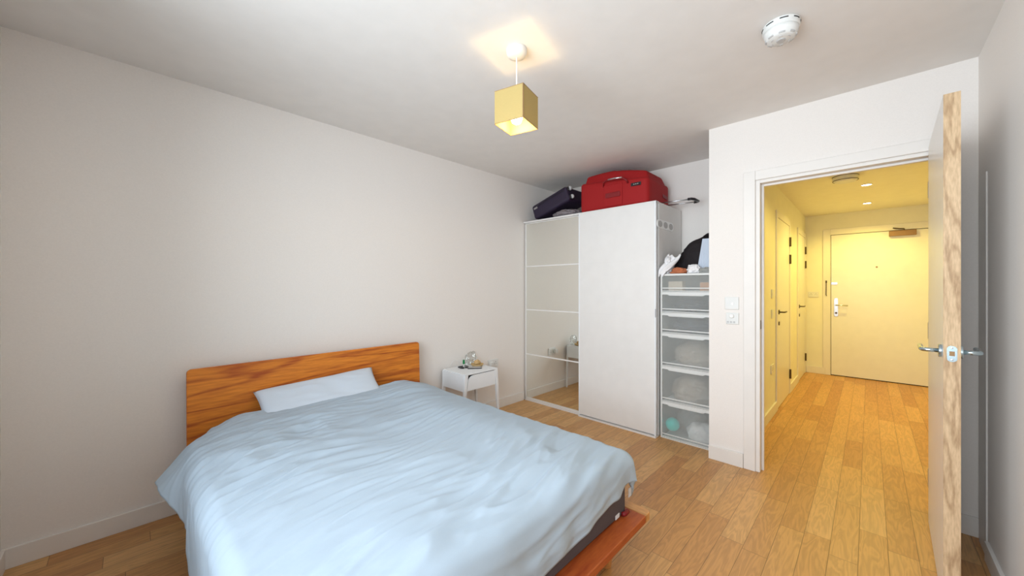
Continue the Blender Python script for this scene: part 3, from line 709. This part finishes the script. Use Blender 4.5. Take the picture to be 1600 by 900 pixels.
# dark suitcase, tilted on a bag
tl = math.radians(17.5)
bs = thing('suitcase', 'small dark navy suitcase tilted over a grey bag on the wardrobe', 'suitcase', (3.32, 2.70, WT))
TM = Matrix.Translation((3.17, 2.705, WT + .030)) @ Matrix.Rotation(tl, 4, 'X') @ Matrix.Rotation(PI, 4, 'Z')   # local x -> -X, y -> -Y
TM = Matrix.Translation((0, 2.712, WT + .016)) @ Matrix.Rotation(-tl, 4, 'X')
def ft(p): return TM @ p
bm = softbox(3.165, 3.50, -.50, 0.0, 0, .165, .03, ft); finish(bm, 'body', 'navy_fabric', bs, smooth=True)
bm = nb(); tube(bm, [TM @ Vector(p) for p in ((3.162, -.47, .125), (3.160, -.25, .13), (3.162, -.03, .125))], .003, 6); finish(bm, 'zip', 'black_plastic', bs)
bm = nb(); bx(bm, 3.160, 3.166, -.085, -.035, .105, .125, TM); finish(bm, 'badge', 'steel', bs)
for zz in (.035, .13):
    bm = nb(); lathe(bm, [(.018, -.012), (.022, -.006), (.022, .006), (.018, .012)], 18, TM @ Matrix.Translation((3.205, -.520, zz)) @ Matrix.Rotation(PI / 2, 4, 'Y')); finish(bm, 'wheel', 'grey_plastic', bs)
    bm = nb(); bx(bm, 3.185, 3.23, -.518, -.495, zz - .02, zz + .02, TM); finish(bm, 'wheel_housing', 'black_plastic', bs, bevel=.004)
crumple('plastic_bag', 'grey_plastic_bag', (3.26, 2.31, WT + .03), (.13, .15, .050), 21, .18, label='flattened grey shiny bag under the tilted dark suitcase', cat='bag', floor=WT)
crumple('dark_holdall', 'black_fabric', (3.57, 2.155, WT + .08), (.05, .04, .10), 22, .12, label='black soft bag squeezed between the two suitcases', cat='bag', floor=WT)

# ---------------------------------------------------------------- bed
bd = thing('bed', 'low oak platform bed with a plain wide headboard', 'bed', (.96, 1.7, 0))
RZ = .240
# headboard, leaning back a little
bm = nb(); pp = rrect(-.74, .74, .20, .825, .022)
prism(bm, pp, 'y', 0, .024)
LM = Matrix.Translation((.958, 2.705, 0)) @ Matrix.Rotation(math.radians(-2.0), 4, 'X')
for v in bm.verts: v.co = LM @ v.co
finish(bm, 'headboard', 'headboard_oak', bd, bevel=.004)
X0, X1, YF = .215, 1.700, .735
bm = nb(); prism(bm, [(X0 + .055, YF), (X1 - .058, YF), (X1 - .058, YF + .125), (X0 + .055, YF + .125)], 'z', RZ - .034, RZ); finish(bm, 'foot_rail', 'rail_oak_shaded', bd, bevel=.004)
for s, nm in ((0, 'side_rail'), (1, 'side_rail')):
    a, b = (X0, X0 + .054) if s == 0 else (X1 - .057, X1)
    c = .02
    poly = [(a + (c if s == 0 else 0), YF), (b - (c if s == 1 else 0), YF)] + ([(b - .006, YF + .006), (b, YF + c)] if s else [(b, YF)]) + [(b, 2.68), (a, 2.68)] + ([] if s else [(a, YF + c), (a + .006, YF + .006)])
    seen = []; [seen.append(p) for p in poly if p not in seen]
    bm = nb(); prism(bm, seen, 'z', RZ - .034, RZ); finish(bm, nm, 'rail_oak_side', bd, bevel=.003)
for x in (.36, 1.53):
    for y in (.875, 2.45):
        bm = nb(); lathe(bm, [(.022, 0), (.024, .004), (.034, .10), (.036, RZ - .034)], 24, Matrix.Translation((x, y, 0))); finish(bm, 'leg', 'rail_oak_side', bd, smooth=True)
bm = nb()
for y in (1.05, 1.35, 1.65, 1.95, 2.25, 2.55): bx(bm, X0 + .05, X1 - .05, y - .04, y + .04, RZ - .03, RZ - .012)
finish(bm, 'slats', 'rail_oak_shaded', bd)
# mattress
mt = thing('mattress', 'dark grey mattress showing under the duvet at the foot of the bed', 'mattress', (.96, 1.75, RZ))
bm = nb(); bx(bm, .262, 1.652, .812, 2.66, RZ + .001, .475); bmesh.ops.recalc_face_normals(bm, faces=bm.faces)
bmesh.ops.bevel(bm, geom=[e for e in bm.edges if abs((e.verts[0].co - e.verts[1].co).z) > .1], offset=.05, segments=6, affect='EDGES')
finish(bm, 'core', 'mattress_grey', mt, bevel=.018, seg=4, smooth=True)
box('care_label', 'label_white', 1.50, 1.535, .8095, .8118, RZ + .012, RZ + .030, parent=mt)
bm = nb(); tube(bm, [(1.595, .800, RZ + .018), (1.575, .802, RZ + .012), (1.555, .806, RZ + .016)], .010, 10); finish(bm, 'corner_tie', 'red_trim', mt, smooth=True)

# pillow behind the duvet
def pillow(name, label, c, w, d, h, rot, seed):
    bm = nb(); N = 40; vt = {}
    for s in (1, -1):
        for i in range(N + 1):
            for j in range(N + 1):
                u = -1 + 2 * i / N; v = -1 + 2 * j / N
                if s == -1 and (i in (0, N) or j in (0, N)): vt[(s, i, j)] = vt[(1, i, j)]; continue
                edge = (1 - u ** 4) * (1 - v ** 4)
                pin = 1 - .06 * (1 - u * u) * 0
                x = u * w / 2 * (1 - .05 * (1 - abs(v)) * 0 - .05 * (1 - v * v) * abs(u) ** 3 * -1 * 0) * (1 - .055 * (1 - v * v) * -0)
                x = u * w / 2 * (1 - .05 * (1 - v * v)); y = v * d / 2 * (1 - .07 * (1 - u * u))
                z = s * h / 2 * max(0, edge) ** .42
                z += .006 * noise.noise(Vector((x * 9, y * 9, seed))) * edge + .004 * (1 - 2 * abs(noise.noise(Vector((x * 7 + y * 6, y * 16, seed + 5))))) * edge
                vt[(s, i, j)] = bm.verts.new((x, y, z))
        for i in range(N):
            for j in range(N):
                f = [vt[(s, i, j)], vt[(s, i + 1, j)], vt[(s, i + 1, j + 1)], vt[(s, i, j + 1)]]
                bm.faces.new(f if s == 1 else f[::-1])
    M = Matrix.Translation(c) @ Euler(rot).to_matrix().to_4x4()
    for v in bm.verts: v.co = M @ v.co
    return tag(finish(bm, name, 'pillow_cotton', smooth=True, origin=(c[0], c[1], c[2] - .06)), label, 'pillow')
pillow('pillow', 'white pillow leaning on the headboard above the duvet edge', (.892, 2.580, .576), .74, .30, .10, (math.radians(36), math.radians(-3.2), math.radians(-2)), 2)

# duvet
TOPZ = .484
xl, xr, yf = .222, 1.612, .858
R_ = .060
def out_down(d, maxa):
    s = maxa * R_
    if d <= s: th = d / R_; return R_ * math.sin(th), R_ * (1 - math.cos(th))
    return R_ * math.sin(maxa) + (d - s) * math.cos(maxa), R_ * (1 - math.cos(maxa)) + (d - s) * math.sin(maxa)
def rid(p): return 1 - 2 * abs(noise.noise(p))
def wr(a, b):
    """wrinkle height field"""
    return wr0(a, b) * lerp(1, .35, sstep(1.3, 1.62, a))
def wr0(a, b):
    h = 0
    wx = .18 * noise.noise(Vector((a * 1.3, b * 1.3, 3))); wy = .15 * noise.noise(Vector((a * 1.1, b * 1.1, 8)))
    ca, sa_ = math.cos(.18), math.sin(.18)
    p, q = a * ca + b * sa_ + wx, -a * sa_ + b * ca + wy
    m = .35 + .65 * sstep(-.25, .35, noise.noise(Vector((a * 1.6, b * 1.6, 21))))
    h += .018 * m * max(0, rid(Vector((p * 1.5, q * 6.5, 1))) - .25)
    h += .013 * m * max(0, rid(Vector((p * 2.8, q * 14, 4))) - .3)
    h += .0055 * max(-.2, rid(Vector((p * 3.5, q * 24, 7))))
    dd = (b - .75) - (a - .2) * .42; h += .008 * sstep(.25, .9, a) * sstep(1.9, 1.3, b) * max(0, rid(Vector((a * .9 + b * .4, dd * 9, 31))) - .15) * m
    h += .016 * noise.noise(Vector((a * 2.6, b * 2.9, 11)))
    # messy crumples near the head left of centre
    k = math.exp(-((a - .55) / .35) ** 2 - ((b - 2.05) / .30) ** 2)
    h += k * (.016 * rid(Vector((p * 3.4, q * 8, 15))) + .006 * rid(Vector((p * 8, q * 13, 16))))
    k = math.exp(-((a - .36) / .20) ** 2 - ((b - 1.8) / .5) ** 2)
    h += k * .014 * rid(Vector((a * 3.5 + b * 2, b * 18 - a * 6, 18)))
    k = math.exp(-((a - 1.45) / .25) ** 2 - ((b - 2.25) / .3) ** 2)
    h += k * (.014 * rid(Vector((a * 2.0, b * 13, 25))))
    return h
NA, NB = 260, 300
bm = nb(); g = []
aRt = [(.5, xr + .15), (.8, xr + .17), (1.2, xr + .12), (2.6, xr + .10)]
bHt = [(.02, 2.27), (.20, 2.36), (.31, 2.53), (.46, 2.60), (.62, 2.625), (1.3, 2.625), (1.7, 2.62)]
def maxang(b): return lerp(PI / 2 * .985, .62, sstep(1.98, 2.22, b))
for i in range(NA + 1):
    row = []
    for j in range(NB + 1):
        s = i / NA; tt = j / NB
        b0 = lerp(.6, 2.45, tt)
        hangL = interp([(.6, .36), (1.9, .345), (2.12, .22), (2.3, .17), (2.6, .16)], b0)
        a = lerp(xl - hangL, interp(aRt, b0), s)
        hangF = interp([(0, .26), (.9, .236), (1.15, .218), (1.3, .198), (1.45, .178), (1.62, .155), (1.8, .150)], a) + .004 * math.sin(a * 23) + .003 * math.sin(a * 51)
        b = lerp(yf - hangF * .98, interp(bHt, a), tt)
        dx = -(xl - a) if a < xl else (a - xr if a > xr else 0)
        dy = b - yf if b < yf else 0
        d = math.hypot(dx, dy)
        x, y = min(max(a, xl), xr), max(b, yf)
        puff = .045 * (sstep(-.15, .35, a) * sstep(1.85, 1.3, a) * sstep(.55, 1.05, b)) ** .7
        bulge = .045 * sstep(2.12, 2.42, b) * sstep(.22, .5, a) * sstep(1.72, 1.45, a) + .012 * math.exp(-((a - 1.35) / .3) ** 2 - ((b - 2.4) / .2) ** 2)
        z = TOPZ + .008 + puff * (1 - sstep(2.0, 2.5, b) * .6) + bulge
        nx = ny = 0
        if d > 0:
            ux, uy = dx / d, dy / d
            ma = maxang(b) if dx < 0 else PI / 2 * .97
            o_, dn = out_down(d, ma)
            # folds in the hanging parts
            t_ = (a if abs(uy) > abs(ux) else b)
            fl = sstep(.06, .22, d) * (.005 * math.sin(t_ * 21 + 2 * math.sin(t_ * 5)) + .003 * math.sin(t_ * 47 + 1))
            if dx > 0 and dy < 0: fl *= 1.6; fl += .022 * math.sin(math.atan2(-dy, dx) * 5) * sstep(.05, .2, d)
            if dx < 0 and dy == 0: fl = fl * .5 + .012 * sstep(.1, .34, d) * noise.noise(Vector((b * 6, d * 3, 2)))
            o_ = max(o_ + fl, min(o_, .045))
            x += ux * o_; y += uy * o_; z -= dn
            if dx > 0: x += .03 * sstep(1.15, .7, b) * sstep(0, .08, d)
            w_ = wr(a, b) * (1 - .55 * sstep(.0, .1, d))
            nx, ny = ux * w_ * sstep(0, .1, d), uy * w_ * sstep(0, .1, d)
            x += nx; y += ny; z += w_ * (1 - sstep(0, .1, d))
        else:
            z += wr(a, b)
        # head edge turns down softly onto the mattress
        e = interp(bHt, a) - b
        z -= .022 * (1 - sstep(0, .05, e)) * sstep(.1, .5, a) * .6
        z = max(z, .486 if (a > xl and d == 0) else .02)
        row.append(bm.verts.new((x, y, z)))
    g.append(row)
for i in range(NA):
    for j in range(NB): bm.faces.new((g[i][j], g[i + 1][j], g[i + 1][j + 1], g[i][j + 1]))
CORNER = tuple(min((v.co for v in g[NA][:60]), key=lambda c: c.z))
dv = tag(finish(bm, 'duvet', 'duvet_cotton', smooth=True, origin=(.95, 1.6, .48)), 'rumpled white duvet spread over the low wooden bed', 'duvet')
sd = dv.modifiers.new('thick', 'SOLIDIFY'); sd.thickness = .010; sd.offset = -1
# printed label tags at the corner
cx_, cy_, cz_ = CORNER
bm = nb(); tube(bm, [(cx_, cy_ + .004, cz_ + .01), (cx_ + .004, cy_ + .01, cz_ - .012), (cx_ + .002, cy_ + .016, cz_ - .034)], .006, 8); finish(bm, 'tie_tape', 'grey_cloth', dv, smooth=True)
bm = nb(); bx(bm, cx_ - .030, cx_ - .004, cy_ + .010, cy_ + .0125, cz_ - .030, cz_ + .012); finish(bm, 'care_tag', 'label_white', dv)

# ---------------------------------------------------------------- bedside table
NX0, NX1, NY0, NY1, NZ = 1.990, 2.372, 2.48, 2.805, .537
nt_ = thing('bedside_table', 'small white metal bedside table with one drawer and splayed legs', 'bedside table', ((NX0 + NX1) / 2, (NY0 + NY1) / 2, 0))
box('top', 'white_metal', NX0, NX1, NY0, NY1, NZ - .012, NZ, parent=nt_, bevel=.003)
box('side_panel', 'white_metal', NX0 - .006, NX0 + .004, NY0 + .018, NY1, .385, NZ - .012, parent=nt_)
box('side_panel', 'white_metal', NX1 - .004, NX1 + .006, NY0 + .018, NY1, .385, NZ - .012, parent=nt_)
box('back_panel', 'white_metal', NX0 + .004, NX1 - .004, NY1 - .006, NY1, .385, NZ - .012, parent=nt_)
for sx, px in ((-1, NX0), (1, NX1)):
    for sy, py in ((-1, NY0), (1, NY1)):
        bm = nb(); wt_, wb = .034, .018; px2 = px + sx * .030; top = NZ - .010
        A = []
        for z, xx, ww in ((top, px, wt_), (.40, px + sx * .010, wt_ * .85), (0, px2, wb)):
            xa, xb = (xx, xx + ww) if sx < 0 else (xx - ww, xx)
            ya, yb = (py, py + .020) if sy < 0 else (py - .020, py)
            A.append([bm.verts.new(p) for p in ((xa, ya, z), (xb, ya, z), (xb, yb, z), (xa, yb, z))])
        for P, Q in zip(A, A[1:]):
            for k in range(4): bm.faces.new((P[k], P[(k + 1) % 4], Q[(k + 1) % 4], Q[k]))
        bm.faces.new(A[0]); bm.faces.new(A[-1][::-1])
        finish(bm, 'leg', 'white_metal', nt_, bevel=.002)
box('drawer_recess', 'dark_gap', NX0 + .034, NX1 - .034, NY0 + .012, NY0 + .020, .46, NZ - .013, parent=nt_)
dr = None
bm = nb(); prism(bm, [(NX0 + .022, .390), (NX1 - .024, .390), (NX1 - .030, NZ - .017), (NX0 + .100, NZ - .017), (NX0 + .070, NZ - .024), (NX0 + .050, NZ - .038), (NX0 + .036, NZ - .055)], 'y', NY0 + .003, NY0 + .011)
dr = finish(bm, 'drawer', 'white_metal', nt_)
box('drawer_box', 'white_metal', NX0 + .040, NX1 - .034, NY0 + .021, NY1 - .03, .41, .42, parent=dr)

# things on the bedside table
zt = NZ + .0005
gb = thing('lip_balm', 'small green and white tube standing on the bedside table', 'tube', (2.158, 2.712, zt))
bm = nb(); tube(bm, [(2.158, 2.712, zt), (2.158, 2.712, zt + .034)], .006, 14); finish(bm, 'tube_body', 'white_plastic', gb, smooth=False)
bm = nb(); tube(bm, [(2.158, 2.712, zt + .034), (2.158, 2.712, zt + .072)], .010, 14); finish(bm, 'cap', 'green_plastic', gb)
sg = thing('sunglasses', 'folded black sunglasses on the bedside table', 'sunglasses', (2.155, 2.72, zt))
for k in (-1, 1):
    bm = nb(); lathe(bm, [(.002, 0), (.021, .002), (.022, .006), (.018, .010), (.002, .012)], 20, Matrix.Translation((2.150 + k * .024, 2.690 - k * .006, zt))); finish(bm, 'lens', 'black_plastic', sg, smooth=True)
bm = nb(); tube(bm, [(2.105, 2.695, zt + .005), (2.11, 2.735, zt + .006), (2.19, 2.735, zt + .006)], .003, 6)
tube(bm, [(2.198, 2.685, zt + .005), (2.20, 2.745, zt + .008), (2.12, 2.748, zt + .008)], .003, 6); finish(bm, 'temple', 'black_plastic', sg)
ph = tag(box('phone', 'black_plastic', -.035, .035, -.065, .065, 0, .008, M=Matrix.Translation((2.215, 2.625, zt)) @ Matrix.Rotation(.9, 4, 'Z'), origin=(2.215, 2.625, zt), bevel=.003), 'dark slim phone lying beside the straw basket', 'phone')
box('screen', 'grey_plastic', -.031, .031, -.060, .060, .008, .0087, M=Matrix.Translation((2.215, 2.625, zt)) @ Matrix.Rotation(.9, 4, 'Z'), parent=ph)
bk = thing('straw_dish', 'low straw dish of small things on the bedside table', 'dish', (2.290, 2.675, zt))
bm = nb(); lathe(bm, [(.045, 0), (.058, .014), (.062, .022), (.058, .022), (.052, .012), (.002, .010)], 32, Matrix.Translation((2.290, 2.675, zt))); finish(bm, 'bowl', 'straw', bk, smooth=True)
crumple('tissue', 'straw', (2.290, 2.675, zt + .036), (.026, .026, .020), 31, .4, label='crumpled tan wrapper lying in the straw dish', cat='wrapper', sub=4)
crumple('clear_bag', 'clear_plastic', (2.285, 2.765, zt + .055), (.060, .022, .062), 33, .35, label='crumpled clear plastic bag standing behind the straw dish', cat='plastic bag', sub=4, floor=zt)
bm = nb(); tube(bm, [(2.06, 2.79, zt + .003), (2.07, 2.785, zt + .04), (2.10, 2.78, zt + .07), (2.14, 2.77, zt + .06), (2.155, 2.76, zt + .004)], .0016, 6)
tag(finish(bm, 'cable', 'white_plastic', smooth=True, origin=(2.08, 2.78, zt)), 'thin white cable looping up from the bedside table', 'cable')
